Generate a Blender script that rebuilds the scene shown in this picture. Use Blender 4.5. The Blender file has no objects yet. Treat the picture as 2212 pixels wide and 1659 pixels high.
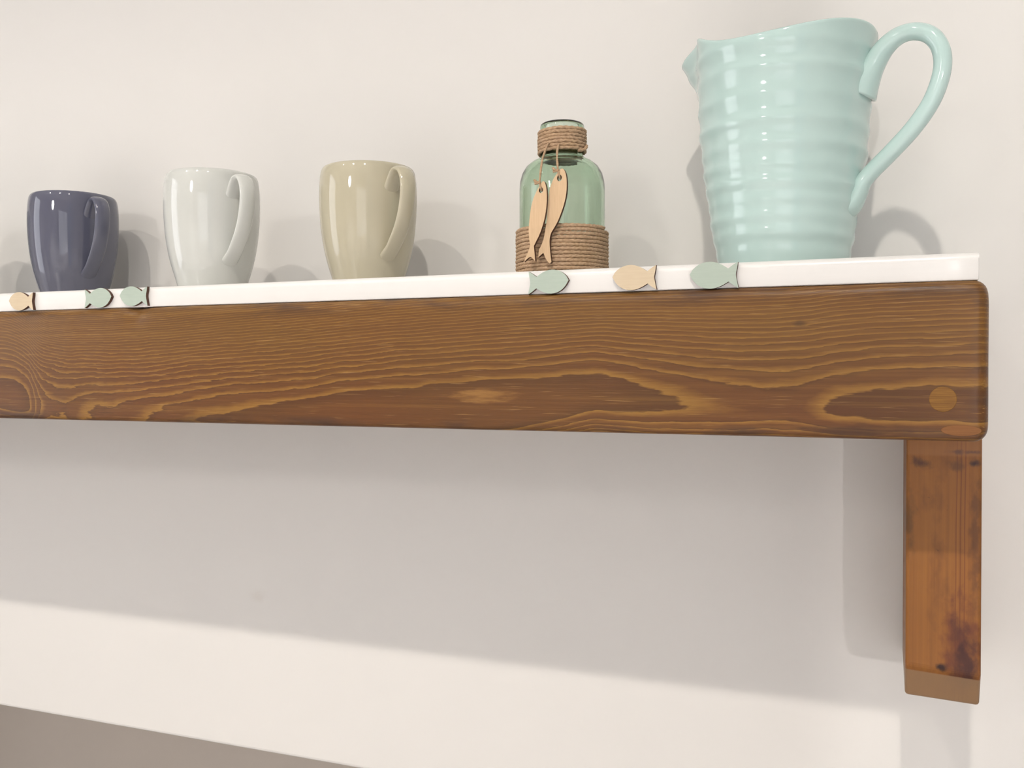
import bpy, bmesh, math, random
from mathutils import Vector, Matrix, noise as mnoise

random.seed(7)
R = math.radians
scn = bpy.context.scene
C = scn.collection

# ------------------------------------------------------------------ camera
EYE = 1.2445
CAM = Vector((-0.061, -0.68, EYE))
cam_d = bpy.data.cameras.new('camera')
cam = bpy.data.objects.new('camera', cam_d)
C.objects.link(cam)
cam.location = CAM
cam.rotation_euler = (R(90 - 0.66), 0, R(21.6))
cam_d.sensor_width = 36.0
cam_d.lens = 2050 / 2212 * 36.0
cam_d.clip_start = 0.02
scn.camera = cam

# ------------------------------------------------------------------ light
scn.view_settings.view_transform = 'Standard'
scn.view_settings.look = 'None'
scn.view_settings.gamma = 1
scn.view_settings.use_curve_mapping = False
scn.view_settings.exposure = 0.03
scn.cycles.adaptive_threshold = 0.02
scn.cycles.use_light_tree = False
scn.cycles.max_bounces = 8
scn.cycles.diffuse_bounces = 3

world = bpy.data.worlds.new('world')
scn.world = world
world.use_nodes = True
world.node_tree.nodes['Background'].inputs[0].default_value = (0.75, 0.85, 1.0, 1)
world.node_tree.nodes['Background'].inputs[1].default_value = 0.6

WALL_Y = 0.2                 # the shelf wall
CEIL = 2.70


def spot(name, loc, aim, energy, size, col, radius=0.022):
    d = bpy.data.lights.new(name, 'SPOT')
    d.energy = energy
    d.spot_size = R(size)
    d.spot_blend = 1.0
    d.color = col
    d.shadow_soft_size = radius
    o = bpy.data.objects.new(name, d)
    C.objects.link(o)
    o.location = loc
    o.rotation_euler = (Vector(aim) - Vector(loc)).to_track_quat('-Z', 'Y').to_euler()
    return o


WARM = (1.0, 0.93, 0.845)
LZ = 2.675
spot('ceiling_spot_right', (-0.03, -1.17, LZ), (0.10, 0.2, -0.40), 62, 92, WARM)
spot('ceiling_spot_middle', (-0.78, -1.19, LZ), (-1.05, 0.2, -0.35), 38, 80, WARM)
spot('ceiling_spot_left', (-1.55, -1.19, LZ), (-1.6, 0.2, -0.35), 38, 88, WARM)


def area(name, loc, rot, sx, sy, energy, col):
    d = bpy.data.lights.new(name, 'AREA')
    d.shape = 'RECTANGLE'
    d.size, d.size_y = sx, sy
    d.energy = energy
    d.color = col
    o = bpy.data.objects.new(name, d)
    C.objects.link(o)
    o.location = loc
    o.rotation_euler = rot
    return o


# adjustable spot at the far side of the room: low, from the left, it throws the mug shadows to the right
spot('track_spot', (-1.22, -2.9, 2.24), (-0.80, 0.2, 1.35), 42, 34, (1.0, 0.96, 0.92), 0.17)

# faint low daylight, cut to a band by an added gap behind, to the right
sun_d = bpy.data.lights.new('added_band_sun', 'SUN')
sun_d.energy = 0.40
sun_d.angle = R(0.9)
sun_d.color = (1.0, 0.97, 0.95)
sun = bpy.data.objects.new('added_band_sun', sun_d)
C.objects.link(sun)
sun.location = (1.5, -3.0, 1.6)
sun.rotation_euler = Vector((-0.38, 1.0, -0.07)).to_track_quat('-Z', 'Y').to_euler()

# daylight at the two windows of the room
area('window_daylight_left', (-2.55, -1.05, 1.45), (R(90), 0, R(-90)), 0.9, 1.3, 8.5, (0.92, 0.94, 1.0))
area('window_daylight_rear', (0.35, -3.15, 1.45), (R(90), 0, R(0)), 1.4, 1.3, 7, (0.92, 0.94, 1.0))
# two added spots further back; their floor bounce lifts the fill light
spot('bounce_fill_spot', (0.6, -2.3, LZ), (0.6, -2.3, 0), 590, 80, (0.985, 0.98, 1.0))
spot('bounce_fill_spot', (-1.3, -2.3, LZ), (-1.3, -2.3, 0), 590, 80, (0.985, 0.98, 1.0))


# ------------------------------------------------------------------ helpers
def obj(name, me, mat, parent=None, loc=(0, 0, 0), rot=(0, 0, 0), smooth=True):
    o = bpy.data.objects.new(name, me)
    C.objects.link(o)
    if mat and not me.materials:
        me.materials.append(mat)
    o.location = loc
    o.rotation_euler = rot
    if parent:
        o.parent = parent
    if smooth:
        for p in me.polygons:
            p.use_smooth = True
    return o


def tag(o, label=None, cat=None, group=None, kind=None):
    if label: o['label'] = label
    if cat: o['category'] = cat
    if group: o['group'] = group
    if kind: o['kind'] = kind
    return o


def empty(name, loc, rz=0.0):
    o = bpy.data.objects.new(name, None)
    C.objects.link(o)
    o.empty_display_size = 0.02
    o.location = loc
    o.rotation_euler = (0, 0, rz)
    return o


def mesh(name, v, f):
    me = bpy.data.meshes.new(name)
    me.from_pydata([tuple(p) for p in v], [], f)
    me.validate()
    me.update()
    return me


def box_mesh(name, a, b, bevel=0.0, seg=2):
    bm = bmesh.new()
    bmesh.ops.create_cube(bm, size=1)
    for v in bm.verts:
        v.co = Vector([(a[i] + b[i]) / 2 + v.co[i] * (b[i] - a[i]) for i in range(3)])
    if bevel:
        bmesh.ops.bevel(bm, geom=bm.edges[:], offset=bevel, segments=seg, profile=0.5, affect='EDGES')
    me = bpy.data.meshes.new(name)
    bm.to_mesh(me)
    bm.free()
    return me


def lathe_mesh(name, prof, n=96, closed=False):
    """prof: (r,z) list; r==0 makes a pole"""
    v, f, rows = [], [], []
    for r, z in prof:
        if r <= 1e-7:
            rows.append([len(v)])
            v.append((0, 0, z))
        else:
            rows.append(list(range(len(v), len(v) + n)))
            for k in range(n):
                a = 2 * math.pi * k / n
                v.append((r * math.cos(a), r * math.sin(a), z))
    prs = list(zip(rows[:-1], rows[1:]))
    if closed:
        prs.append((rows[-1], rows[0]))
    for A, B in prs:
        for k in range(n):
            k2 = (k + 1) % n
            if len(A) == 1 and len(B) == 1:
                continue
            if len(A) == 1:
                f.append((A[0], B[k2], B[k]))
            elif len(B) == 1:
                f.append((A[k], A[k2], B[0]))
            else:
                f.append((A[k], A[k2], B[k2], B[k]))
    me = mesh(name, v, f)
    bm = bmesh.new(); bm.from_mesh(me)
    bmesh.ops.recalc_face_normals(bm, faces=bm.faces[:])
    bm.to_mesh(me); bm.free()
    return me


def catmull(pts, n=8):
    P = [Vector(p) for p in pts]
    P = [P[0] * 2 - P[1]] + P + [P[-1] * 2 - P[-2]]
    out = []
    for i in range(1, len(P) - 2):
        for k in range(n):
            t = k / n
            a, b, c, d = P[i - 1], P[i], P[i + 1], P[i + 2]
            out.append(0.5 * ((2 * b) + (c - a) * t + (2 * a - 5 * b + 4 * c - d) * t * t + (3 * b - a - 3 * c + d) * t ** 3))
    out.append(P[-2].copy())
    return out


def tube_mesh(name, path, rad, n=12, side=None, aspect=None, lobes=None, caps=True):
    """sweep along path. rad(i,t)->half size across the plane normal 'side'; aspect(t)->(a,b) half sizes;
    side = constant binormal (planar path) or None (transported frame). lobes=(count, depth, pitch)."""
    P = [Vector(p) for p in path]
    m = len(P)
    v, f = [], []
    prevn = None
    s = 0.0
    for i in range(m):
        tg = (P[min(i + 1, m - 1)] - P[max(i - 1, 0)])
        if tg.length < 1e-9:
            tg = Vector((0, 0, 1))
        tg.normalize()
        if side is not None:
            b = Vector(side).normalized()
            nn = tg.cross(b).normalized()
        else:
            if prevn is None:
                h = Vector((0, 0, 1)) if abs(tg.z) < .9 else Vector((1, 0, 0))
                nn = (h - tg * h.dot(tg)).normalized()
            else:
                nn = (prevn - tg * prevn.dot(tg)).normalized()
            b = tg.cross(nn).normalized()
            prevn = nn
        if i:
            s += (P[i] - P[i - 1]).length
        t = i / (m - 1)
        if aspect:
            ra, rb = aspect(t)
        else:
            ra = rb = rad(t) if callable(rad) else rad
        for k in range(n):
            a = 2 * math.pi * k / n
            q = 1.0
            if lobes:
                q = 1 + lobes[1] * math.cos(lobes[0] * (a + 2 * math.pi * s / lobes[2]))
            v.append(P[i] + nn * (ra * q * math.cos(a)) + b * (rb * q * math.sin(a)))
    for i in range(m - 1):
        for k in range(n):
            k2 = (k + 1) % n
            f.append((i * n + k, i * n + k2, (i + 1) * n + k2, (i + 1) * n + k))
    if caps:
        f.append(tuple(range(n - 1, -1, -1)))
        f.append(tuple(range((m - 1) * n, m * n)))
    me = mesh(name, v, f)
    bm = bmesh.new(); bm.from_mesh(me)
    bmesh.ops.recalc_face_normals(bm, faces=bm.faces[:])
    bm.to_mesh(me); bm.free()
    return me


def smooth_outline(pts, sharp=(), n=5):
    """closed outline in 2D, Catmull-Rom except at sharp indices"""
    m = len(pts)
    out = []
    for i in range(m):
        a, b, c, d = [Vector(pts[(i + k) % m]) for k in (-1, 0, 1, 2)]
        if i in sharp:
            a = b * 2 - c if False else b + (b - c)
        if (i + 1) % m in sharp:
            d = c + (c - b)
        for k in range(n):
            t = k / n
            out.append(0.5 * ((2 * b) + (c - a) * t + (2 * a - 5 * b + 4 * c - d) * t * t + (3 * b - a - 3 * c + d) * t ** 3))
    return out


def plate_mesh(name, outline, y0, y1, holes=(), bevel=0.0003):
    """flat cut-out in the xz plane between y0 (front) and y1 (back); material 0 on the faces, 1 on the cut edge"""
    bm = bmesh.new()
    loops = [outline] + list(holes)
    edges = []
    for L in loops:
        vs = [bm.verts.new((p[0], y0, p[1])) for p in L]
        for i in range(len(vs)):
            edges.append(bm.edges.new((vs[i], vs[(i + 1) % len(vs)])))
    r = bmesh.ops.triangle_fill(bm, use_beauty=True, use_dissolve=False, edges=edges)
    front = [g for g in r['geom'] if isinstance(g, bmesh.types.BMFace)]
    ex = bmesh.ops.extrude_face_region(bm, geom=front, use_keep_orig=True)
    for g in ex['geom']:
        if isinstance(g, bmesh.types.BMVert):
            g.co.y = y1
    bmesh.ops.recalc_face_normals(bm, faces=bm.faces[:])
    for f in bm.faces:
        f.material_index = 1 if abs(f.normal.y) < 0.5 else 0
    me = bpy.data.meshes.new(name)
    bm.to_mesh(me)
    bm.free()
    return me


# ------------------------------------------------------------------ node maths
class X:
    """a shader socket (or number) with arithmetic"""
    def __init__(self, nt, s): self.nt, self.s = nt, s

    def _op(self, op, *o):
        n = self.nt.nodes.new('ShaderNodeMath')
        n.operation = op
        for i, q in enumerate((self,) + o):
            q = q.s if isinstance(q, X) else q
            if isinstance(q, (int, float)):
                n.inputs[i].default_value = q
            else:
                self.nt.links.new(q, n.inputs[i])
        return X(self.nt, n.outputs[0])

    def __add__(s, o): return s._op('ADD', o)
    def __radd__(s, o): return s._op('ADD', o)
    def __sub__(s, o): return s._op('SUBTRACT', o)
    def __rsub__(s, o): return (s * -1.0) + o
    def __mul__(s, o): return s._op('MULTIPLY', o)
    def __rmul__(s, o): return s._op('MULTIPLY', o)
    def __truediv__(s, o): return s._op('DIVIDE', o)
    def abs(s): return s._op('ABSOLUTE')
    def sqrt(s): return s._op('SQRT')
    def exp(s): return s._op('EXPONENT')
    def frac(s): return s._op('FRACT')
    def max(s, o): return s._op('MAXIMUM', o)
    def min(s, o): return s._op('MINIMUM', o)
    def sin(s): return s._op('SINE')

    def sstep(s, a, b):
        n = s.nt.nodes.new('ShaderNodeMapRange')
        n.interpolation_type = 'SMOOTHSTEP'
        s.nt.links.new(s.s, n.inputs['Value'])
        n.inputs['From Min'].default_value = a
        n.inputs['From Max'].default_value = b
        return X(s.nt, n.outputs[0])


class Mat:
    def __init__(self, name):
        self.m = bpy.data.materials.new(name)
        self.m.use_nodes = True
        self.nt = self.m.node_tree
        self.b = self.nt.nodes['Principled BSDF']
        tc = self.nt.nodes.new('ShaderNodeTexCoord')
        self.co = tc.outputs['Object']
        sp = self.nt.nodes.new('ShaderNodeSeparateXYZ')
        self.nt.links.new(self.co, sp.inputs[0])
        self.x, self.y, self.z = [X(self.nt, sp.outputs[i]) for i in range(3)]

    def vec(self, x, y, z):
        n = self.nt.nodes.new('ShaderNodeCombineXYZ')
        for i, q in enumerate((x, y, z)):
            if isinstance(q, X): self.nt.links.new(q.s, n.inputs[i])
            else: n.inputs[i].default_value = q
        return n.outputs[0]

    def noise(self, sx, sy=None, sz=None, detail=3, rough=0.55, off=0.0):
        """noise with separate scales on each axis, about -0.5..0.5"""
        sy = sx if sy is None else sy
        sz = sx if sz is None else sz
        v = self.vec(self.x * sx + off, self.y * sy + off, self.z * sz)
        n = self.nt.nodes.new('ShaderNodeTexNoise')
        n.inputs['Scale'].default_value = 1
        n.inputs['Detail'].default_value = detail
        n.inputs['Roughness'].default_value = rough
        self.nt.links.new(v, n.inputs['Vector'])
        return X(self.nt, n.outputs[0]) - 0.5

    def ramp(self, fac, stops):
        n = self.nt.nodes.new('ShaderNodeValToRGB')
        e = n.color_ramp.elements
        while len(e) < len(stops): e.new(0.5)
        for q, (p, c) in zip(e, stops):
            q.position = p
            q.color = (*c, 1)
        self.nt.links.new(fac.s, n.inputs[0])
        return n.outputs[0]

    def mix(self, fac, a, b, mode='MIX'):
        n = self.nt.nodes.new('ShaderNodeMix')
        n.data_type = 'RGBA'
        n.blend_type = mode
        if isinstance(fac, X): self.nt.links.new(fac.s, n.inputs[0])
        else: n.inputs[0].default_value = fac
        for i, q in ((6, a), (7, b)):
            if isinstance(q, tuple): n.inputs[i].default_value = (*q, 1)
            else: self.nt.links.new(q, n.inputs[i])
        return n.outputs[2]

    def curve(self, fac, pts):
        n = self.nt.nodes.new('ShaderNodeFloatCurve')
        cv = n.mapping.curves[0]
        while len(cv.points) < len(pts): cv.points.new(0.5, 0.5)
        for p, (a, b) in zip(cv.points, pts):
            p.location = (a, b)
        n.mapping.update()
        self.nt.links.new(fac.s, n.inputs['Value'])
        return X(self.nt, n.outputs[0])

    def base(self, c):
        if isinstance(c, tuple): self.b.inputs['Base Color'].default_value = (*c, 1)
        else: self.nt.links.new(c, self.b.inputs['Base Color'])
        return self

    def set(self, **k):
        for a, v in k.items():
            s = self.b.inputs[a.replace('_', ' ')]
            if isinstance(v, X): self.nt.links.new(v.s, s)
            else: s.default_value = v
        return self

    def bump(self, h, strength=0.3, dist=0.001):
        n = self.nt.nodes.new('ShaderNodeBump')
        n.inputs['Strength'].default_value = strength
        n.inputs['Distance'].default_value = dist
        self.nt.links.new(h.s, n.inputs['Height'])
        self.nt.links.new(n.outputs[0], self.b.inputs['Normal'])
        return self


def srgb(r, g, b):
    f = lambda c: (c / 255 / 12.92) if c / 255 <= 0.04045 else ((c / 255 + 0.055) / 1.055) ** 2.4
    return (f(r), f(g), f(b))


# --- paint
def paint(name, col, rough=0.6, relief=False):
    m = Mat(name)
    n = m.noise(3.0, detail=1)
    m.base(m.mix((n + 0.5) * 0.6, tuple(q * 0.975 for q in col), tuple(min(1, q * 1.015) for q in col)))
    m.set(Roughness=rough)
    m.b.inputs['Specular IOR Level'].default_value = 0.2 if relief else 0.0
    if relief:
        c = m.b.inputs['Base Color'].links[0].from_socket
        dx, dz = (m.x + 0.716) / 0.018, (m.z - 0.9950) / 0.010
        d = (dx * dx + dz * dz).sqrt() + m.noise(60, detail=3) * 1.6
        m.base(m.mix((1.0 - d).sstep(0.0, 1.0) * 0.10, c, (0.45, 0.34, 0.22)))
        m.bump(m.noise(160, detail=1), 0.05, 0.0006)
    return m.m


M = {}
M['wall'] = paint('wall_paint', (0.792, 0.774, 0.742), 0.6, True)
M['room'] = paint('room_wall_paint', (0.80, 0.772, 0.73))
M['ceiling'] = paint('ceiling_paint', (0.82, 0.81, 0.79))
M['floor'] = paint('floor_boards', (0.56, 0.52, 0.49), 0.45)
M['frame'] = paint('window_frame_paint', (0.8, 0.8, 0.78), 0.4)
M['recess'] = paint('shaded_recess_paint', (0.62, 0.56, 0.50), 0.8)  # wall paint darkened to taupe, recess shade put into the colour


# --- white gloss board
def board_mat():
    m = Mat('white_gloss_paint')
    n = m.noise(4, 60, 160, detail=3)
    m.base(m.mix((n + 0.5), (0.79, 0.775, 0.75), (0.83, 0.815, 0.79)))
    m.set(Roughness=0.28)
    m.bump(m.noise(12, 300, 420, detail=3), 0.12, 0.0005)
    return m.m


M['board'] = board_mat()


# --- old stained pine beam: growth rings cut by the face
BH = 0.105


def beam_mat():
    m = Mat('stained_pine_beam')
    x, y, z = m.x, m.y, m.z
    v = 1.0 - z / BH
    # two knots just behind the face push the grain up
    def peak(cx, wl, wr, h):
        d = x - cx
        d = d + m.noise(10, 10, 40, detail=2, off=cx) * 0.012
        e = (d * d + 0.00005).sqrt() * -1.0
        k = d.sstep(-0.012, 0.012) * (1 / wr - 1 / wl) + 1 / wl
        return (e * k).exp() * h
    fade = v.sstep(0.05, 0.62) * 0.88 + 0.12
    v = v + (peak(-0.806, 0.04, 0.05, 0.12) + peak(-0.262, 0.06, 0.05, 0.135)) * fade
    warp = m.noise(5, 12, 22, detail=2) * 0.05 + m.noise(30, 30, 26, detail=2, off=2.7) * 0.035 + m.noise(13, 40, 80, detail=4, rough=0.62) * 0.060 + m.noise(60, 200, 480, detail=3, rough=0.65) * 0.020
    warp = warp * (v.sstep(0.15, 0.72) * 0.62 + 0.38)
    # distance of the pith behind the face along the beam
    u = x + 1.0
    pts = [(0.00, 0.46), (0.10, 0.30), (0.135, 0.16), (0.165, 0.22), (0.20, 0.44), (0.24, 0.395), (0.31, 0.33), (0.385, 0.24), (0.45, 0.17), (0.60, 0.02),
           (0.70, 0.14), (0.785, 0.245), (0.85, 0.300), (0.875, 0.300), (0.91, 0.245), (0.94, 0.22), (1.0, 0.205)]
    g = m.curve(u, pts) + y * 1.2
    dv = v - m.curve(u, [(0.0, 0.86), (0.12, 0.82), (0.2, 1.0), (0.45, 1.0), (0.6, 0.93), (0.785, 0.85), (0.86, 0.825), (1.0, 0.80)])
    up = dv.min(0.0)
    dn = dv.max(0.0) * 1.9
    r = ((up * up + dn * dn) + g * g).sqrt() + warp
    q = (r - 0.25).max(0.0)
    n = (r / 0.25).min(1.0) * 0.5 + 0.5 + q * 9.0 + q * q * 33.0
    fr = n.frac()
    OCH, OCH2, BRN, DRK = srgb(166, 122, 56), srgb(142, 99, 46), srgb(106, 66, 35), srgb(80, 49, 29)
    col = m.ramp(fr, [(0.0, DRK), (0.05, OCH), (0.24, OCH2), (0.44, BRN), (0.84, BRN), (1.0, DRK)])
    # broad tone drift and stain
    t = m.noise(5, 8, 16, detail=3, off=3.1)
    col = m.mix((t + 0.22).max(0.0) * 0.9, col, srgb(104, 74, 36))
    col = m.mix((t * -1.0 + 0.1).max(0.0) * 0.9, col, srgb(114, 68, 38))
    # older, more olive stain over the close-grained upper half
    col = m.mix((0.72 - v).sstep(0.0, 0.5) * 0.28, col, srgb(132, 100, 50))
    st = m.noise(3.5, 60, 330, detail=4, rough=0.6, off=15.0)
    col = m.mix((st * 2.4).max(0.0).min(1.0) * 0.55, col, srgb(158, 118, 58))
    col = m.mix((st * -2.4).max(0.0).min(1.0) * 0.55, col, srgb(82, 50, 29))
    # pale scratches and dark pores along the fibre
    sc = m.noise(26, 300, 900, detail=2, off=5.0).sstep(0.13, 0.22)
    col = m.mix(sc * 0.45, col, srgb(180, 140, 84))
    po = m.noise(34, 300, 1000, detail=2, off=9.0).sstep(0.13, 0.26)
    col = m.mix(po * 0.5, col, srgb(84, 48, 28))
    fine = m.noise(60, 900, 1500, detail=3, off=1.0)
    col = m.mix((fine * 1.6 + 0.5).max(0.0) * 0.34, col, srgb(92, 62, 36), 'MIX')
    # grime along the two arrises and at the sawn end
    vv = 1.0 - z / BH
    gn = m.noise(14, 40, 70, detail=4, off=2.0) + 0.5
    top = (0.15 - vv).sstep(0.0, 0.12) * gn.sstep(0.45, 0.66)
    bot = (vv - 0.90).sstep(0.0, 0.07) * m.noise(9, 20, 30, detail=4, off=8.0).sstep(-0.02, 0.14)
    rgt = (x + 0.016).sstep(0.0, 0.014) * m.noise(30, 40, 60, detail=4, off=4.0).sstep(-0.02, 0.15)
    gr = (top * 0.75).max(bot * 0.8).max(rgt * 0.6)
    col = m.mix(gr, col, srgb(70, 50, 40))
    # rubbed-through ochre patches
    def blot(cx, cz, rx, rz, k=0.6):
        dx, dz = (x - cx) / rx, (z - cz) / rz
        d = (dx * dx + dz * dz).sqrt() + m.noise(40, 60, 240, detail=4, off=cx * 7) * 2.2
        return (1.0 - d).sstep(0.0, 0.9) * k
    col = m.mix(blot(-0.355, 0.026, 0.034, 0.007, 0.5), col, srgb(176, 130, 70))
    col = m.mix(blot(-0.118, 0.079, 0.006, 0.0045, 0.55), col, srgb(66, 48, 34))
    col = m.mix(blot(-0.085, 0.006, 0.06, 0.006, 0.75), col, srgb(74, 48, 32))
    m.base(col)
    m.set(Roughness=0.36 + (fine * 0.2))
    m.b.inputs['Specular IOR Level'].default_value = 0.28
    m.bump(fr * 0.5 + fine * 0.7 + sc * -0.6 + m.noise(20, 60, 90, detail=3) * 1.2, 0.28, 0.0010)
    return m.m


M['beam'] = beam_mat()


def leg_mat():
    m = Mat('stained_pine_leg')
    x, y, z = m.x, m.y, m.z          # x 0..0.05 (left to right), z 0 at the top, negative down
    w = m.noise(14, 14, 3, detail=3) * 0.006
    xx = x + w
    n1 = m.noise(260, 200, 4, detail=3, off=1)
    n2 = m.noise(90, 90, 6, detail=3, off=6)
    col = m.mix((n2 + 0.5), srgb(132, 82, 38), srgb(154, 102, 46))
    col = m.mix((n1 + 0.15).max(0.0) * 1.2, col, srgb(106, 64, 32))
    # narrow dark growth lines in the right third
    ring = ((xx * 2300.0).sin()).sstep(0.25, 0.95)
    zone = (xx - 0.030).sstep(0.0, 0.004) * (0.043 - xx).sstep(0.0, 0.004)
    col = m.mix(ring * zone * 0.55, col, srgb(104, 50, 30))
    def blot(cx, cz, rx, rz, k, c):
        nonlocal col
        dx, dz = (x - cx) / rx, (z - cz) / rz
        d = ((dx * dx + dz * dz).sqrt() * 0.72) + m.noise(150, 90, 90, detail=5, off=cx * 300) * 2.2
        col = m.mix((1.0 - d).sstep(0.0, 0.9) * k, col, c)
    dk = srgb(66, 38, 36)
    blot(0.037, -0.156, 0.013, 0.038, 0.85, srgb(104, 56, 38))
    blot(0.040, -0.164, 0.009, 0.016, 0.9, dk)
    blot(0.024, -0.168, 0.004, 0.003, 1.0, srgb(44, 26, 26))
    blot(0.036, -0.142, 0.006, 0.012, 0.6, dk)
    blot(0.033, -0.012, 0.005, 0.0018, 1.0, srgb(52, 36, 52))
    blot(0.044, -0.012, 0.004, 0.0015, 1.0, srgb(52, 36, 52))
    blot(0.045, -0.020, 0.004, 0.0025, 0.9, srgb(52, 36, 40))
    blot(0.010, -0.021, 0.006, 0.004, 0.8, srgb(70, 42, 36))
    blot(0.034, -0.022, 0.005, 0.004, 0.6, srgb(84, 54, 40))
    blot(0.046, -0.07, 0.004, 0.045, 0.6, srgb(84, 52, 36))
    blot(0.002, -0.065, 0.004, 0.02, 0.6, srgb(84, 60, 36))
    sp = m.noise(160, 120, 140, detail=2, off=12).sstep(0.21, 0.27)
    col = m.mix(sp * 0.65, col, srgb(70, 44, 34))
    dt = m.noise(70, 60, 34, detail=4, off=20)
    col = m.mix((dt - 0.02).max(0.0) * 2.2, col, srgb(92, 54, 34))
    # bare sawn wood at the foot and under the beam
    foot = (z * -1.0 - 0.1735 + (x - 0.025) * -0.06).sstep(0.0, 0.001)
    col = m.mix(foot * 0.8, col, srgb(146, 118, 90))
    head = (z + 0.0165).sstep(0.0, 0.003)
    col = m.mix(head * 0.35, col, srgb(160, 112, 72))
    m.base(col)
    m.set(Roughness=0.42)
    m.b.inputs['Specular IOR Level'].default_value = 0.28
    m.bump(n1 + m.noise(40, 40, 12, detail=3), 0.22, 0.0008)
    return m.m


M['leg'] = leg_mat()


def plug_mat(name, a, b):
    m = Mat(name)
    n = m.noise(40, 100, 900, detail=3)
    m.base(m.mix((n * 2.2 + 0.5).max(0.0).min(1.0), a, b)).set(Roughness=0.5)
    m.b.inputs['Specular IOR Level'].default_value = 0.2
    m.bump(n, 0.3, 0.0005)
    return m.m


M['plug'] = plug_mat('ochre_wood_plug', srgb(106, 70, 36), srgb(146, 106, 50))
M['patch'] = plug_mat('pinkish_wood_patch', srgb(122, 80, 46), srgb(136, 92, 54))


# --- glazes
def glaze(name, col, col2, rough=0.045, coat=0.0):
    m = Mat(name)
    n = m.noise(22, detail=3)
    m.base(m.mix((n * 1.6 + 0.5).max(0.0).min(1.0), col, col2))
    m.set(Roughness=rough, Coat_Weight=coat, Coat_Roughness=0.03)
    m.b.inputs['Specular IOR Level'].default_value = 0.75
    m.bump(m.noise(120, detail=2), 0.02, 0.0004)
    return m.m


M['mug_blue'] = glaze('slate_blue_glaze', srgb(88, 90, 107), srgb(97, 98, 114))
M['mug_white'] = glaze('white_glaze', srgb(202, 204, 199), srgb(208, 210, 205))
M['mug_beige'] = glaze('sage_beige_glaze', srgb(184, 177, 154), srgb(191, 184, 161))
M['jug'] = glaze('pale_aqua_glaze', srgb(185, 212, 207), srgb(192, 216, 212), 0.08)


def glass_mat():
    m = Mat('green_bottle_glass')
    m.base((0.92, 0.96, 0.92)).set(Roughness=0.0, IOR=1.48)
    m.b.inputs['Transmission Weight'].default_value = 1.0
    va = m.nt.nodes.new('ShaderNodeVolumeAbsorption')
    va.inputs['Color'].default_value = (0.24, 0.56, 0.25, 1)
    va.inputs['Density'].default_value = 85.0
    m.nt.links.new(va.outputs[0], m.nt.nodes['Material Output'].inputs['Volume'])
    return m.m


M['glass'] = glass_mat()


def jute_mat():
    m = Mat('jute_rope')
    n = m.noise(420, 420, 900, detail=3)
    n2 = m.noise(60, 60, 160, detail=3, off=4)
    c = m.mix((n * 1.8 + 0.5).max(0.0).min(1.0), srgb(152, 121, 94), srgb(210, 180, 148))
    c = m.mix((n2 + 0.1).max(0.0) * 1.0, c, srgb(168, 136, 92))
    m.base(c).set(Roughness=0.9)
    m.bump(n, 0.5, 0.0008)
    return m.m


M['jute'] = jute_mat()


def ply_mat(name, a, b, horiz=True):
    m = Mat(name)
    n = m.noise(*((60, 300, 700) if horiz else (700, 300, 60)), detail=3)
    m.base(m.mix((n * 1.5 + 0.5).max(0.0).min(1.0), a, b)).set(Roughness=0.62)
    m.bump(n, 0.15, 0.0004)
    return m.m


M['fish_green'] = ply_mat('sage_green_painted_ply', srgb(170, 184, 171), srgb(180, 193, 180))
M['fish_tan'] = ply_mat('natural_ply', srgb(204, 184, 154), srgb(216, 199, 171))
M['tag_wood'] = ply_mat('tag_ply', srgb(202, 170, 132), srgb(218, 188, 152), False)
M['burnt'] = ply_mat('laser_burnt_edge', srgb(74, 44, 30), srgb(96, 62, 44))


# ------------------------------------------------------------------ the room
XL, XR, YB = -2.6, 1.9, -3.2
OZ = EYE - 0.424            # top of the fireplace opening
OXL, OXR = -1.75, -0.30     # its sides
OD = 0.34                   # its depth
T = 0.12


def quads_box(parts):
    bm = bmesh.new()
    for a, b in parts:
        r = bmesh.ops.create_cube(bm, size=1)
        for v in r['verts']:
            v.co = Vector([(a[i] + b[i]) / 2 + v.co[i] * (b[i] - a[i]) for i in range(3)])
    me = bpy.data.meshes.new('m')
    bm.to_mesh(me)
    bm.free()
    return me


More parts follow.
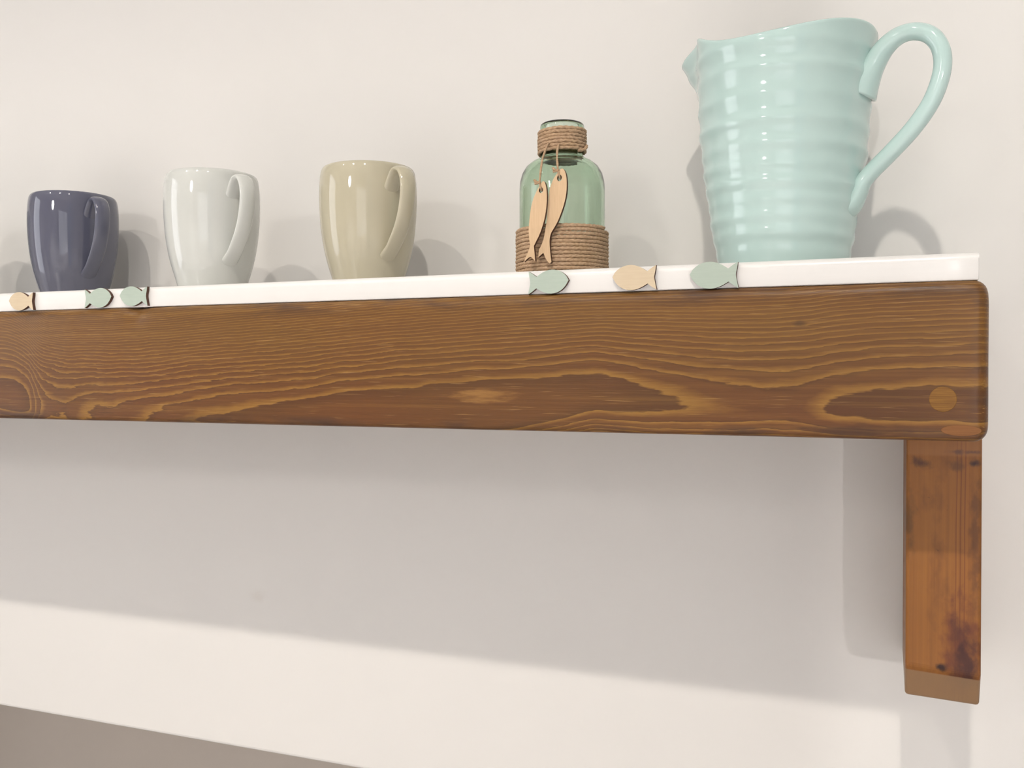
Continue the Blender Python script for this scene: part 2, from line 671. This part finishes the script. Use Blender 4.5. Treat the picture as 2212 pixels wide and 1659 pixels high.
def wall_with_hole(name, ux0, ux1, z0, z1, hx0, hx1, hz0, hz1, y0, y1, mat, bevel=0.0):
    """a slab in xz with a rectangular hole, thickness y0..y1, one continuous surface"""
    bm = bmesh.new()
    outer = [(ux0, z0), (ux1, z0), (ux1, z1), (ux0, z1)]
    xs = sorted({ux0, hx0, hx1, ux1})
    zs = sorted({z0, hz0, hz1, z1})
    grid = {}
    for Y in (y0, y1):
        for a in xs:
            for b in zs:
                grid[(Y, a, b)] = bm.verts.new((a, Y, b))
    cell = lambda i, j: not (xs[i] >= hx0 - 1e-6 and xs[i + 1] <= hx1 + 1e-6 and zs[j] >= hz0 - 1e-6 and zs[j + 1] <= hz1 + 1e-6)
    for Y in (y0, y1):
        for i in range(len(xs) - 1):
            for j in range(len(zs) - 1):
                if cell(i, j):
                    bm.faces.new([grid[(Y, xs[i], zs[j])], grid[(Y, xs[i + 1], zs[j])], grid[(Y, xs[i + 1], zs[j + 1])], grid[(Y, xs[i], zs[j + 1])]])
    ed = {}
    for f in list(bm.faces):
        for e in f.edges:
            ed.setdefault(e, 0)
    bnd = [e for e in bm.edges if len(e.link_faces) == 1 and abs(e.verts[0].co.y - y0) < 1e-6]
    for e in bnd:
        a, b = e.verts
        bm.faces.new([a, b, grid[(y1, *key(b, xs, zs))], grid[(y1, *key(a, xs, zs))]])
    loose = [v for v in bm.verts if not v.link_faces]
    bmesh.ops.delete(bm, geom=loose, context='VERTS')
    bmesh.ops.recalc_face_normals(bm, faces=bm.faces[:])
    if bevel:
        es = [e for e in bm.edges if abs(e.verts[0].co.y - y0) < 1e-6 and abs(e.verts[1].co.y - y0) < 1e-6
              and all(hx0 - 1e-5 <= v.co.x <= hx1 + 1e-5 and v.co.z <= hz1 + 1e-5 for v in e.verts) and len(e.link_faces) == 2
              and abs(e.link_faces[0].normal.dot(e.link_faces[1].normal)) < .5]
        bmesh.ops.bevel(bm, geom=es, offset=bevel, segments=3, profile=0.5, affect='EDGES')
    me = bpy.data.meshes.new(name)
    bm.to_mesh(me)
    bm.free()
    return me


def key(v, xs, zs):
    a = min(xs, key=lambda q: abs(q - v.co.x))
    b = min(zs, key=lambda q: abs(q - v.co.z))
    return a, b


me = wall_with_hole('wall_back', XL, XR, 0, CEIL, OXL, OXR, 0.0, OZ, WALL_Y, WALL_Y + OD, M['wall'], 0.004)
tag(obj('wall_back', me, M['wall'], smooth=False), 'cream painted wall behind the shelf with a fireplace opening below', kind='structure')
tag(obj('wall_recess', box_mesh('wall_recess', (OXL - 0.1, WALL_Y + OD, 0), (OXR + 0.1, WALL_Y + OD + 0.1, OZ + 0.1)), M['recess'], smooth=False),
    'back of the fireplace recess, shade coloured in as taupe', kind='structure')
tag(obj('floor', box_mesh('floor', (XL - T, YB - T, -0.1), (XR + T, WALL_Y + OD, 0)), M['floor'], smooth=False), 'brown floor of the room', kind='structure')
tag(obj('ceiling', box_mesh('ceiling', (XL - T, YB - T, CEIL), (XR + T, WALL_Y + OD, CEIL + 0.1)), M['ceiling'], smooth=False), 'white ceiling of the room', kind='structure')
tag(obj('wall_right', box_mesh('wall_right', (XR, YB - T, 0), (XR + T, WALL_Y + OD, CEIL)), M['room'], smooth=False), 'cream wall at the right of the room', kind='structure')
# left wall and rear wall, each with a window
me = wall_with_hole('wall_left', YB, WALL_Y, 0, CEIL, -1.52, -0.58, 0.78, 2.12, 0, T, M['wall'])
tag(obj('wall_left', me, M['room'], loc=(XL, 0, 0), rot=(0, 0, R(90)), smooth=False), 'cream wall at the left of the room', kind='structure')
# the rear wall stops short; added gap shapes the low sun into a band
me = wall_with_hole('wall_front', XL, 1.185, 0, CEIL, -0.37, 1.07, 0.78, 2.12, YB - T, YB, M['wall'])
tag(obj('wall_front', me, M['room'], smooth=False), 'cream wall behind the photographer', kind='structure')


def window_frame(name, w, h, loc, rz):
    root = empty(name, loc, rz)
    tag(root, 'white framed window lighting the room from outside the picture', kind='structure')
    t = 0.05
    me = quads_box([((-w / 2, 0, 0), (-w / 2 + t, .06, h)), ((w / 2 - t, 0, 0), (w / 2, .06, h)), ((-w / 2 + t, 0, 0), (w / 2 - t, .06, t)), ((-w / 2 + t, 0, h - t), (w / 2 - t, .06, h)), ((-t / 2, .005, t), (t / 2, .055, h - t))])
    obj('window_frame', me, M['frame'], root, smooth=False)
    b = obj('sun_blocker', box_mesh('sun_blocker', (-w / 2, 0.065, 0), (w / 2, 0.068, h)), M['frame'], root, smooth=False)  # added panel closing the window so the sun is blocked
    b['label'] = 'white panel added to block the sun'
    return root


window_frame('window_1', 0.94, 1.34, (XL - 0.04, -1.05, 0.78), R(90))
window_frame('window_2', 1.44, 1.34, (0.35, YB - 0.04, 0.78), R(180))

# ------------------------------------------------------------------ the mantel shelf
BZ = 1.2                     # underside of the beam
BL = 1.38                    # length of the beam (runs on past the left edge of the picture)
BD = 0.1995
shelf = empty('mantel_shelf', (0, 0, BZ))
tag(shelf, 'rough brown stained timber shelf beam fixed to the wall on a square wooden leg', 'shelf')


def beam_mesh():
    """rounded-rectangle section swept along x with worn, slightly uneven arrises"""
    rad = {'ft': 0.0085, 'fb': 0.0045, 'bb': 0.003, 'bt': 0.003}
    nx = 330
    na = 7
    v, f = [], []
    def section(x, inset):
        # irregular arris
        wob = mnoise.noise(Vector((x * 14, 3.1, 0))) * 0.0016 + mnoise.noise(Vector((x * 55, 1.7, 5))) * 0.0006
        wob2 = mnoise.noise(Vector((x * 11, 8.1, 2))) * 0.0012
        rft = max(0.003, rad['ft'] + wob)
        rfb = max(0.002, rad['fb'] + wob2)
        # gouge in the top arris below the left green fish
        dent = 0.0030 * math.exp(-((x + 0.700) / 0.010) ** 2)
        y0, y1, z0, z1 = inset, BD, inset, BH - inset
        pts = []
        def arc(cy, cz, r, a0, a1, k=na):
            for i in range(k + 1):
                a = R(a0 + (a1 - a0) * i / k)
                pts.append((cy + r * math.cos(a), cz + r * math.sin(a)))
        # front face going up with interior points so it can be uneven
        for i in range(1, 14):
            z = z0 + rfb + (z1 - z0 - rfb - rft) * i / 14
            pts.append((y0, z))
        arc(y0 + rft, z1 - rft, rft, 180, 90)
        arc(y1 - .003, z1 - .003, .003, 90, 0, 3)
        arc(y1 - .003, z0 + .003, .003, 0, -90, 3)
        arc(y0 + rfb, z0 + rfb, rfb, 270, 180)
        out = []
        for (yy, zz) in pts:
            if yy < 0.02:
                d = mnoise.noise(Vector((x * 7, zz * 30, 0))) * 0.0006 + mnoise.noise(Vector((x * 40, zz * 160, 3))) * 0.00025
                yy += d
                if zz > BH - 0.012:
                    zz -= dent * max(0, (0.014 - yy) / 0.014)
                    yy += dent * 0.5
            out.append((yy, zz))
        return out
    st = []
    re = 0.009
    for i in range(nx + 1):
        x = -BL + (BL - re) * i / nx
        st.append((x, 0.0))
    for k in range(1, 8):
        a = R(90 * k / 7)
        st.append((-re + re * math.sin(a), re * (1 - math.cos(a))))
    m = None
    for x, ins in st:
        s = section(x, ins)
        m = len(s)
        v += [(x, yy, zz) for yy, zz in s]
    for i in range(len(st) - 1):
        for k in range(m):
            k2 = (k + 1) % m
            f.append((i * m + k, i * m + k2, (i + 1) * m + k2, (i + 1) * m + k))
    f.append(tuple(range(m)))
    f.append(tuple(range((len(st) - 1) * m, len(st) * m)))
    me = mesh('beam', v, f)
    bm = bmesh.new(); bm.from_mesh(me)
    bmesh.ops.recalc_face_normals(bm, faces=bm.faces[:])
    bm.to_mesh(me); bm.free()
    return me


beam = obj('beam', beam_mesh(), M['beam'], shelf)
beam['label'] = 'brown stained timber beam with bold wavy grain'


def disc_plug(name, cx, cz, rx, rz, mat, label):
    prof = []
    v, f = [], []
    n = 40
    for rr, yy in ((1.0, 0.003), (1.0, -0.0002), (0.97, -0.0004), (0.0, -0.0004)):
        if rr == 0:
            v.append((0, yy, 0))
        else:
            v += [(rx * rr * math.cos(2 * math.pi * k / n), yy, rz * rr * math.sin(2 * math.pi * k / n)) for k in range(n)]
    for i in range(2):
        for k in range(n):
            f.append((i * n + k, i * n + (k + 1) % n, (i + 1) * n + (k + 1) % n, (i + 1) * n + k))
    for k in range(n):
        f.append((2 * n + k, 2 * n + (k + 1) % n, 3 * n))
    me = mesh(name, v, f)
    o = obj(name, me, mat, beam, loc=(cx, 0, cz), smooth=False)
    o['label'] = label
    return o


disc_plug('wood_plug', -0.0274, 0.0274, 0.0083, 0.0083, M['plug'], 'round ochre wooden plug over a screw')
disc_plug('wood_patch', -0.0165, 0.0072, 0.0120, 0.0036, M['patch'], 'oval pinkish wood patch at the lower edge')


def leg_mesh():
    W, H, Dp = 0.050, 0.195, 0.1295
    ch = 0.020
    bm = bmesh.new()
    # side profile in yz (front y=0): chamfered foot, extruded across x with a slightly skewed foot
    prof = [(0, 0), (0, -(H - ch)), (0.013, -H), (Dp, -H), (Dp, 0)]
    L = [bm.verts.new((0, y, z + (0.0062 if -0.18 < z < -0.1 else 0))) for y, z in prof]
    Rr = [bm.verts.new((W, y, z + (0.0030 if -0.18 < z < -0.1 else 0) - (0.0022 if z < -.19 else 0))) for y, z in prof]
    n = len(prof)
    for i in range(n):
        j = (i + 1) % n
        bm.faces.new((L[i], L[j], Rr[j], Rr[i]))
    bm.faces.new(L[::-1]); bm.faces.new(Rr)
    bmesh.ops.recalc_face_normals(bm, faces=bm.faces[:])
    bmesh.ops.bevel(bm, geom=bm.edges[:], offset=0.0024, segments=3, profile=0.5, affect='EDGES')
    me = bpy.data.meshes.new('support_leg')
    bm.to_mesh(me); bm.free()
    return me


leg = obj('support_leg', leg_mesh(), M['leg'], shelf, loc=(-0.0482, 0.070, 0.0))
leg['label'] = 'worn square wooden leg against the wall under the beam'
for p in leg.data.polygons: p.use_smooth = False

# ------------------------------------------------------------------ white board
BT = 0.0185
SB = BZ + BH + BT            # shelf surface


def board_mesh():
    prof = []
    y0, y1 = 0.0055, BD
    def arc(cy, cz, r, a0, a1, k):
        for i in range(k + 1):
            a = R(a0 + (a1 - a0) * i / k)
            prof.append((cy + r * math.cos(a), cz + r * math.sin(a)))
    arc(y0 + .001, .001, .001, 270, 180, 3)
    # front: straight, then an eased top edge
    arc(y0 + .0055, BT - .0055, .0055, 180, 90, 10)
    prof.append((y1, BT)); prof.append((y1, 0))
    v, f = [], []
    xs = [-BL + i * (BL - 0.0068) / 60 for i in range(61)]
    m = len(prof)
    for x in xs:
        for (a, b) in prof:
            v.append((x, a, b))
    for (x, ins) in ((xs[-1] + 0.0008, 0.0008),):
        for (a, b) in prof:
            v.append((x, min(max(a, y0 + ins), y1), min(max(b, ins), BT - ins)))
    ns = len(xs) + 1
    for i in range(ns - 1):
        for k in range(m):
            k2 = (k + 1) % m
            f.append((i * m + k, i * m + k2, (i + 1) * m + k2, (i + 1) * m + k))
    f.append(tuple(range(m))); f.append(tuple(range((ns - 1) * m, ns * m)))
    me = mesh('shelf_board', v, f)
    bm = bmesh.new(); bm.from_mesh(me)
    bmesh.ops.recalc_face_normals(bm, faces=bm.faces[:])
    bm.to_mesh(me); bm.free()
    return me


bo = obj('shelf_board', board_mesh(), M['board'], loc=(0, 0, BZ + BH))
bo.data.set_sharp_from_angle(angle=R(50))
tag(bo, 'long white painted board lying along the top of the timber beam', 'board')


# ------------------------------------------------------------------ mugs
def mug_body():
    out = [(0.0, 0.0), (0.0290, 0.0), (0.0308, 0.0008), (0.0322, 0.004), (0.0345, 0.012), (0.0375, 0.022), (0.0403, 0.033), (0.0424, 0.044),
           (0.0440, 0.056), (0.0450, 0.068), (0.04555, 0.080), (0.0456, 0.090), (0.0453, 0.098), (0.0448, 0.1045), (0.0441, 0.1090)]
    rim = [(0.0437, 0.1106), (0.0431, 0.1120), (0.0424, 0.1131), (0.0415, 0.1139), (0.0405, 0.1142), (0.0396, 0.1138), (0.0391, 0.1128)]
    inn = [(0.0402, 0.105), (0.0420, 0.09), (0.0424, 0.07), (0.0412, 0.05), (0.0375, 0.03), (0.032, 0.012), (0.026, 0.006), (0.0, 0.0045)]
    P = catmull([(r, z, 0) for r, z in out[2:]], 3)
    prof = out[:2] + [(p.x, p.y) for p in P] + rim + inn
    return lathe_mesh('mug_body', prof, 112)


MUG_BODY = mug_body()


def mug_handle():
    # outwards along +x
    path = catmull([(0.0350, 0, 0.0800), (0.0430, 0, 0.0885), (0.0490, 0, 0.0965), (0.0570, 0, 0.1035), (0.0665, 0, 0.1020), (0.0725, 0, 0.0935), (0.0735, 0, 0.0815),
                    (0.0700, 0, 0.0665), (0.0630, 0, 0.0525), (0.0530, 0, 0.0405), (0.0455, 0, 0.0335), (0.0340, 0, 0.0260)], 7)
    def asp(t):
        e = max(0, 1 - t / 0.14) ** 2
        g = max(0, (t - 0.86) / 0.14) ** 2
        return (0.0031 + 0.0045 * e + 0.0016 * g, 0.0076 + 0.0035 * e + 0.0012 * g)
    return tube_mesh('mug_handle', path, None, 20, side=(0, 1, 0), aspect=asp)


MUG_HANDLE = mug_handle()


def mug(x, y, az, mat, label, s=1.0, sz=1.0):
    root = empty('mug', (x, y, SB), R(az))
    root.scale = (s, s, s * sz)
    b = obj('mug_body', MUG_BODY.copy(), None, root)
    h = obj('mug_handle', MUG_HANDLE.copy(), None, root)
    b.data.materials.append(mat); h.data.materials.append(mat)
    tag(root, label, 'mug', 'mugs along the white shelf')
    return root


# handle azimuth: 0 = to the right along the wall, negative = towards the room
mug(-0.9080, 0.128, -22, M['mug_blue'], 'dark slate blue mug, handle turned out, left of the white mug', 1.03)
mug(-0.6785, 0.080, -26, M['mug_white'], 'white mug standing between the dark blue mug and the beige mug')
mug(-0.5160, 0.102, -32, M['mug_beige'], 'greenish beige mug standing between the white mug and the glass bottle', 1.0, 0.983)
mug(-1.0660, 0.102, -25, M['mug_white'], 'mug past the picture edge whose shadow shows left of the dark blue mug')

# ------------------------------------------------------------------ jug
JX, JY = -0.1392, 0.103
JUG_AZ = -17                   # direction of the handle
jug = empty('jug', (JX, JY, SB), R(JUG_AZ))
tag(jug, 'tall pale aqua ceramic pitcher with ribbed sides standing at the right end', 'jug')


def jug_mesh():
    n = 144
    SP = R(174)                                      # spout azimuth in local frame
    prof = [(0.0, 0.0485), (0.012, 0.0503), (0.03, 0.0540), (0.05, 0.0568), (0.07, 0.0598), (0.09, 0.0624), (0.11, 0.0642), (0.13, 0.0655), (0.15, 0.0668), (0.165, 0.0685), (0.178, 0.0705), (0.19, 0.0725)]
    def rad(h):
        for (a, ra), (b, rb) in zip(prof[:-1], prof[1:]):
            if h <= b:
                t = (h - a) / (b - a)
                return ra + (rb - ra) * t
        return prof[-1][1]
    rings = [0.012, 0.025, 0.038, 0.0505, 0.063, 0.076, 0.0905, 0.108, 0.127, 0.1465, 0.164]
    def rib(h, a):
        hh = h + 0.0016 * math.sin(a * 1 + 1.0) + 0.0010 * mnoise.noise(Vector((math.cos(a) * 1.3, math.sin(a) * 1.3, h * 20)))
        s = 0
        for k, q in enumerate(rings):
            w = 0.0046
            s += math.exp(-((hh - q) / w) ** 2) * (1.0 + 0.35 * math.sin(k * 2.3 + a))
        return 0.00110 * s
    def top(a):
        c = math.cos(a - SP)
        return 0.1765 + 0.004 * c + 0.0075 * math.cos(2 * (a - SP)) - 0.011 * max(0, c) ** 8 + 0.0065 * math.exp(-((abs((a - SP + math.pi) % (2 * math.pi) - math.pi) - 0.70) / 0.42) ** 2)
    def point(a, t, inner=0.0):
        H = top(a)
        h = t * H
        r = rad(h) + rib(h, a) * (1 if inner == 0 else 0.3)
        d = (a - SP + math.pi) % (2 * math.pi) - math.pi
        u = max(0, (t - 0.70) / 0.30)
        lip = math.exp(-(abs(d) / 0.36) ** 3) * (u ** 1.6) * 0.0185
        pinch = -math.exp(-((abs(d) - 0.62) / 0.24) ** 2) * (u ** 1.5) * 0.0045
        r += lip + pinch - inner
        ex = 1.0
        return Vector((r * math.cos(a) * ex, r * math.sin(a), h))
    v, f, rows = [], [], []
    def row(fn):
        rows.append(list(range(len(v), len(v) + n)))
        for k in range(n):
            v.append(fn(2 * math.pi * k / n))
    def rowp(t, inner=0.0, dz=0.0, scale=None):
        def fn(a):
            p = point(a, t, inner)
            if scale: p = Vector((p.x * scale, p.y * scale, p.z))
            p.z += dz
            return p
        row(fn)
    rowp(0.0, 0.004)
    NT = 120
    for i in range(1, NT + 1):
        rowp(i / NT)
    # rounded lip
    rowp(1.0, 0.0006, 0.0011)
    rowp(1.0, 0.0016, 0.0016)
    rowp(1.0, 0.0027, 0.0011)
    for i in range(NT, 3, -4):
        rowp(i / NT, 0.0034, 0 if i < NT else 0.0)
    for A, B in zip(rows[:-1], rows[1:]):
        for k in range(n):
            k2 = (k + 1) % n
            f.append((A[k], A[k2], B[k2], B[k]))
    c0 = len(v); v.append(Vector((0, 0, 0)))
    for k in range(n): f.append((rows[0][(k + 1) % n], rows[0][k], c0))
    c1 = len(v); v.append(Vector((0, 0, v[rows[-1][0]].z)))
    for k in range(n): f.append((rows[-1][k], rows[-1][(k + 1) % n], c1))
    me = mesh('jug_body', v, f)
    bm = bmesh.new(); bm.from_mesh(me)
    bmesh.ops.recalc_face_normals(bm, faces=bm.faces[:])
    bm.to_mesh(me); bm.free()
    return me


obj('jug_body', jug_mesh(), M['jug'], jug)


def jug_handle():
    pts = [(0.0610, 0, 0.1300), (0.0650, 0, 0.1400), (0.0700, 0, 0.1505), (0.0780, 0, 0.1620), (0.0880, 0, 0.1690), (0.0995, 0, 0.1700), (0.1110, 0, 0.1645), (0.1180, 0, 0.1525),
           (0.1185, 0, 0.1370), (0.1120, 0, 0.1180), (0.1000, 0, 0.1010), (0.0845, 0, 0.0855), (0.0705, 0, 0.0730), (0.0630, 0, 0.0650), (0.0592, 0, 0.0560), (0.0548, 0, 0.0480), (0.0470, 0, 0.0430)]
    path = catmull(pts, 7)
    def asp(t):
        e = max(0, 1 - t / 0.30) ** 1.6
        g = max(0, (t - 0.76) / 0.24) ** 1.5
        return (0.0063 + 0.0050 * e + 0.0010 * g, 0.0064 + 0.0090 * e + 0.0070 * g)
    return tube_mesh('jug_handle', path, None, 24, side=(0, 1, 0), aspect=asp)


obj('jug_handle', jug_handle(), M['jug'], jug)

# ------------------------------------------------------------------ bottle
BX, BY = -0.3216, 0.095
bottle = empty('glass_bottle', (BX, BY, SB))
bottle.scale = (1, 1, 0.97)
tag(bottle, 'green glass bottle with jute rope wound round its neck and base', 'bottle')


def bottle_mesh():
    out = [(0.0, 0.0), (0.032, 0.0), (0.0355, 0.002), (0.0366, 0.006), (0.0366, 0.03), (0.0366, 0.06), (0.0366, 0.080), (0.0362, 0.087), (0.0345, 0.094), (0.0312, 0.1000), (0.0262, 0.1045), (0.0212, 0.1070),
           (0.0182, 0.1092), (0.0175, 0.1130), (0.0175, 0.124), (0.0176, 0.1305), (0.0186, 0.1325), (0.0189, 0.1350), (0.0186, 0.1372), (0.0176, 0.1382)]
    inn = [(0.0158, 0.1378), (0.0150, 0.1360), (0.0148, 0.1130), (0.0154, 0.1075), (0.0190, 0.1042), (0.0240, 0.1016), (0.0285, 0.0975), (0.0316, 0.0920), (0.0334, 0.0855), (0.0338, 0.079), (0.0338, 0.02), (0.0325, 0.010), (0.028, 0.0065), (0.0, 0.0055)]
    return lathe_mesh('bottle_body', out + inn, 96)


obj('bottle_body', bottle_mesh(), M['glass'], bottle)


def rope_coil(name, r, z0, z1, pitch, rr, start=0.0):
    turns = (z1 - z0) / pitch
    ns = int(turns * 150)
    path = []
    for i in range(ns + 1):
        t = i / ns
        a = start + 2 * math.pi * turns * t
        z = z0 + (z1 - z0) * t
        j = mnoise.noise(Vector((math.cos(a) * 2.5, math.sin(a) * 2.5, z * 900))) * 0.00035
        path.append((( r + j) * math.cos(a), (r + j) * math.sin(a), z + j * 0.9))
    me = tube_mesh(name, path, rr, 10, lobes=(2, 0.17, 0.0105))
    return me


def fuzz(name, r, z0, z1, n, ln):
    """loose jute fibres sticking out of a coil"""
    v, f = [], []
    rnd = random.Random(5)
    for i in range(n):
        a = rnd.uniform(0, 2 * math.pi)
        z = rnd.uniform(z0, z1)
        d = Vector((math.cos(a), math.sin(a), 0))
        t = Vector((-math.sin(a), math.cos(a), 0))
        p = d * r + Vector((0, 0, z))
        s = rnd.uniform(-1, 1)
        L = ln * rnd.uniform(0.4, 1)
        w = 0.00006
        pts = [p, p + d * L * 0.3 + t * s * L * .5, p + d * L * 0.5 + t * s * L + Vector((0, 0, rnd.uniform(-.5, .5) * L))]
        b = len(v)
        up = Vector((0, 0, w))
        for q in pts:
            v += [q + up, q - up * .5 + d * w, q - up * .5 - d * w]
        for k in range(2):
            for e in range(3):
                e2 = (e + 1) % 3
                f.append((b + k * 3 + e, b + k * 3 + e2, b + k * 3 + 3 + e2, b + k * 3 + 3 + e))
    return mesh(name, v, f)


br = obj('base_rope', rope_coil('base_rope', 0.0382, 0.0018, 0.0440, 0.00325, 0.00165), M['jute'], bottle)
br['label'] = 'jute rope wound round the base'
nr = obj('neck_rope', rope_coil('neck_rope', 0.0196, 0.1115, 0.1325, 0.0029, 0.00150, 1.0), M['jute'], bottle)
nr['label'] = 'jute rope wound round the neck'
fz = obj('loose_fibres', fuzz('loose_fibres', 0.0396, 0.002, 0.044, 170, 0.0032), M['jute'], br, smooth=False); fz['kind'] = 'stuff'
fz = obj('loose_fibres', fuzz('loose_fibres', 0.0203, 0.112, 0.131, 80, 0.0030), M['jute'], nr, smooth=False); fz['kind'] = 'stuff'
# frayed rope end at the right of the neck
p0 = Vector((0.0190, -0.006, 0.1135))
me = tube_mesh('rope_end', catmull([(0.0170, -0.0095, 0.1120), (0.0205, -0.0060, 0.1128), (0.0222, -0.0035, 0.1150), (0.0232, -0.0030, 0.1175)], 8), lambda t: 0.0016 - 0.0004 * t, 10, lobes=(2, 0.25, 0.006))
obj('rope_end', me, M['jute'], nr)

# ------------------------------------------------------------------ fish tags hanging from the bottle neck
PXM = 2600.0                  # size scale of the traced outlines: pixels per metre at the tags


def tag_pts(P):
    # outline traced at 6.38x, origin at crop (400, 472): convert to metres
    return [((x - 400) / 6.38 / PXM, -(y - 472) / 6.38 / PXM) for x, y in P]


def fish_tag(label, P, hole, hr, ypos, string, loop_top, knot_dir):
    root = empty('fish_tag', (BX + 0.0, BY + ypos, SB + 0.0))
    tag(root, label, 'fish tag', 'wooden fish tags on the bottle')
    zoff = 0.0695
    xoff = 0.0025
    out = [(x + xoff, z + zoff) for x, z in tag_pts(smooth_outline(P['pts'], P['sharp'], 4))]
    hx, hz = tag_pts([hole])[0]
    hx += xoff; hz += zoff
    hl = [(hx + hr * math.cos(2 * math.pi * k / 18) * .85, hz + hr * math.sin(2 * math.pi * k / 18) * 1.1) for k in range(18)]
    me = plate_mesh('fish_body', out, -0.0033, 0.0, [hl])
    me.materials.append(M['tag_wood']); me.materials.append(M['burnt'])
    obj('fish_body', me, None, root, smooth=False)
    # string: from the neck over the shoulder to the knot, through the hole and back
    top = Vector(loop_top)
    kn = Vector((hx - 0.0015, -0.0030, hz + 0.0062))
    mid = (top + kn) / 2 + Vector((0.0002, -0.0035, 0.0022))
    path = catmull([top + Vector((0, 0.004, 0.002)), top, mid, kn], 10)
    s = obj('string', tube_mesh('string', path, 0.00085, 8, lobes=(2, .2, .004)), M['jute'], root)
    lp = catmull([kn, (hx - 0.0004, -0.0037, hz + 0.0028), (hx, -0.0012, hz - 0.0002), (hx + .0002, 0.0005, hz + 0.0020)], 8)
    obj('string_loop', tube_mesh('string_loop', lp, 0.0008, 8, lobes=(2, .2, .004)), M['jute'], s)
    # knot with two short ends
    v = []
    kp = []
    for i in range(33):
        a = 2 * math.pi * i / 16
        kp.append(kn + Vector((0.0008 * math.cos(a), -0.0004 + 0.0008 * math.sin(a), -0.0007 + 0.0014 * i / 32)))
    obj('knot', tube_mesh('knot', kp, 0.0007, 8), M['jute'], s)
    ends = catmull([kn, kn + Vector((-0.0022, -0.0010, 0.0005)), kn + Vector((-0.0042, -0.0006, 0.0024))], 8)
    obj('string_end', tube_mesh('string_end', ends, lambda t: 0.0007 + 0.0004 * t, 8, lobes=(2, .3, .004)), M['jute'], s)
    ends = catmull([kn, kn + Vector((-0.0020, -0.0012, -0.0008)), kn + Vector((-0.0036, -0.0006, -0.0006))], 8)
    obj('string_end', tube_mesh('string_end', ends, lambda t: 0.0007 + 0.0003 * t, 8, lobes=(2, .3, .004)), M['jute'], s)
    return root


TL = dict(pts=[(340, 368), (362, 354), (384, 372), (404, 440), (413, 560), (406, 700), (386, 830), (350, 960), (302, 1080), (256, 1165), (228, 1218), (238, 1320), (247, 1425), (216, 1392), (185, 1366), (150, 1374), (120, 1398),
               (90, 1424), (110, 1360), (150, 1280), (174, 1212), (160, 1120), (153, 1000), (161, 880), (182, 720), (216, 590), (262, 490), (300, 425)], sharp=(10, 12, 17, 20))
TR = dict(pts=[(562, 218), (590, 193), (622, 197), (650, 240), (668, 320), (673, 430), (660, 560), (630, 680), (590, 790), (542, 900), (490, 985), (450, 1048), (431, 1125), (431, 1220), (440, 1320), (456, 1436), (430, 1454), (395, 1420), (366, 1370),
               (340, 1310), (305, 1335), (268, 1366), (276, 1270), (312, 1200), (345, 1110), (366, 1000), (386, 880), (398, 760), (408, 640), (420, 520), (442, 420), (480, 330), (522, 268)], sharp=(15, 19, 21))
fish_tag('narrow wooden fish tag on a string, in front of the other on the bottle', TL, (330, 472), 0.0021, -0.0452, None, (-0.0045, 0.0205, 0.1115), -1)
fish_tag('wider wooden fish tag on a string, behind the narrow one on the bottle', TR, (570, 315), 0.0024, -0.0412, None, (0.0045, 0.0185, 0.1110), -1)

# ------------------------------------------------------------------ little fish glued along the board
FP = [(530, 248), (505, 205), (460, 168), (402, 149), (345, 152), (290, 174), (240, 208), (205, 180), (168, 157), (174, 205), (183, 258), (175, 312), (164, 368), (200, 345), (238, 314), (290, 345), (350, 365), (410, 362), (460, 340), (500, 300)]
FS = (0, 6, 8, 12, 14)


def shelf_fish(x, zc, flip, mat, label, s=1.0, rot=0.0):
    pts = smooth_outline(FP, FS, 4)
    c = []
    for p in pts:
        a, b = (p[0] - 347) / 4.254 / 2640 * s, -(p[1] - 258) / 4.254 / 2830 * s
        c.append((-a if flip else a, b))
    if flip: c = c[::-1]
    me = plate_mesh('shelf_fish', c, -0.0032, 0.0)
    me.materials.append(mat); me.materials.append(M['burnt'])
    o = obj('wooden_fish', me, None, loc=(x, 0.0054, zc), rot=(0, R(rot), 0), smooth=False)
    tag(o, label, 'wooden fish', 'small wooden fish stuck along the front of the white board')
    return o


ZF = EYE + 0.0700
shelf_fish(-0.8440, EYE + 0.0697, True, M['fish_tan'], 'natural wood fish facing left on the white board, below left of the blue mug', 0.98, 0)
shelf_fish(-0.7470, EYE + 0.0702, False, M['fish_green'], 'sage green fish facing right on the white board, below the blue mug', 1.0, 0)
shelf_fish(-0.7045, EYE + 0.0705, True, M['fish_green'], 'sage green fish facing left, nearest below the gap between blue and white mugs', 1.0, 0)
shelf_fish(-0.3015, EYE + 0.0694, False, M['fish_green'], 'sage green fish facing right on the white board, below the bottle', 1.0, 0)
shelf_fish(-0.2345, EYE + 0.0702, True, M['fish_tan'], 'natural wood fish facing left on the white board, between bottle and jug', 1.02, 0)
shelf_fish(-0.1765, EYE + 0.0697, True, M['fish_green'], 'sage green fish facing left on the white board, below the jug', 1.06, 0)
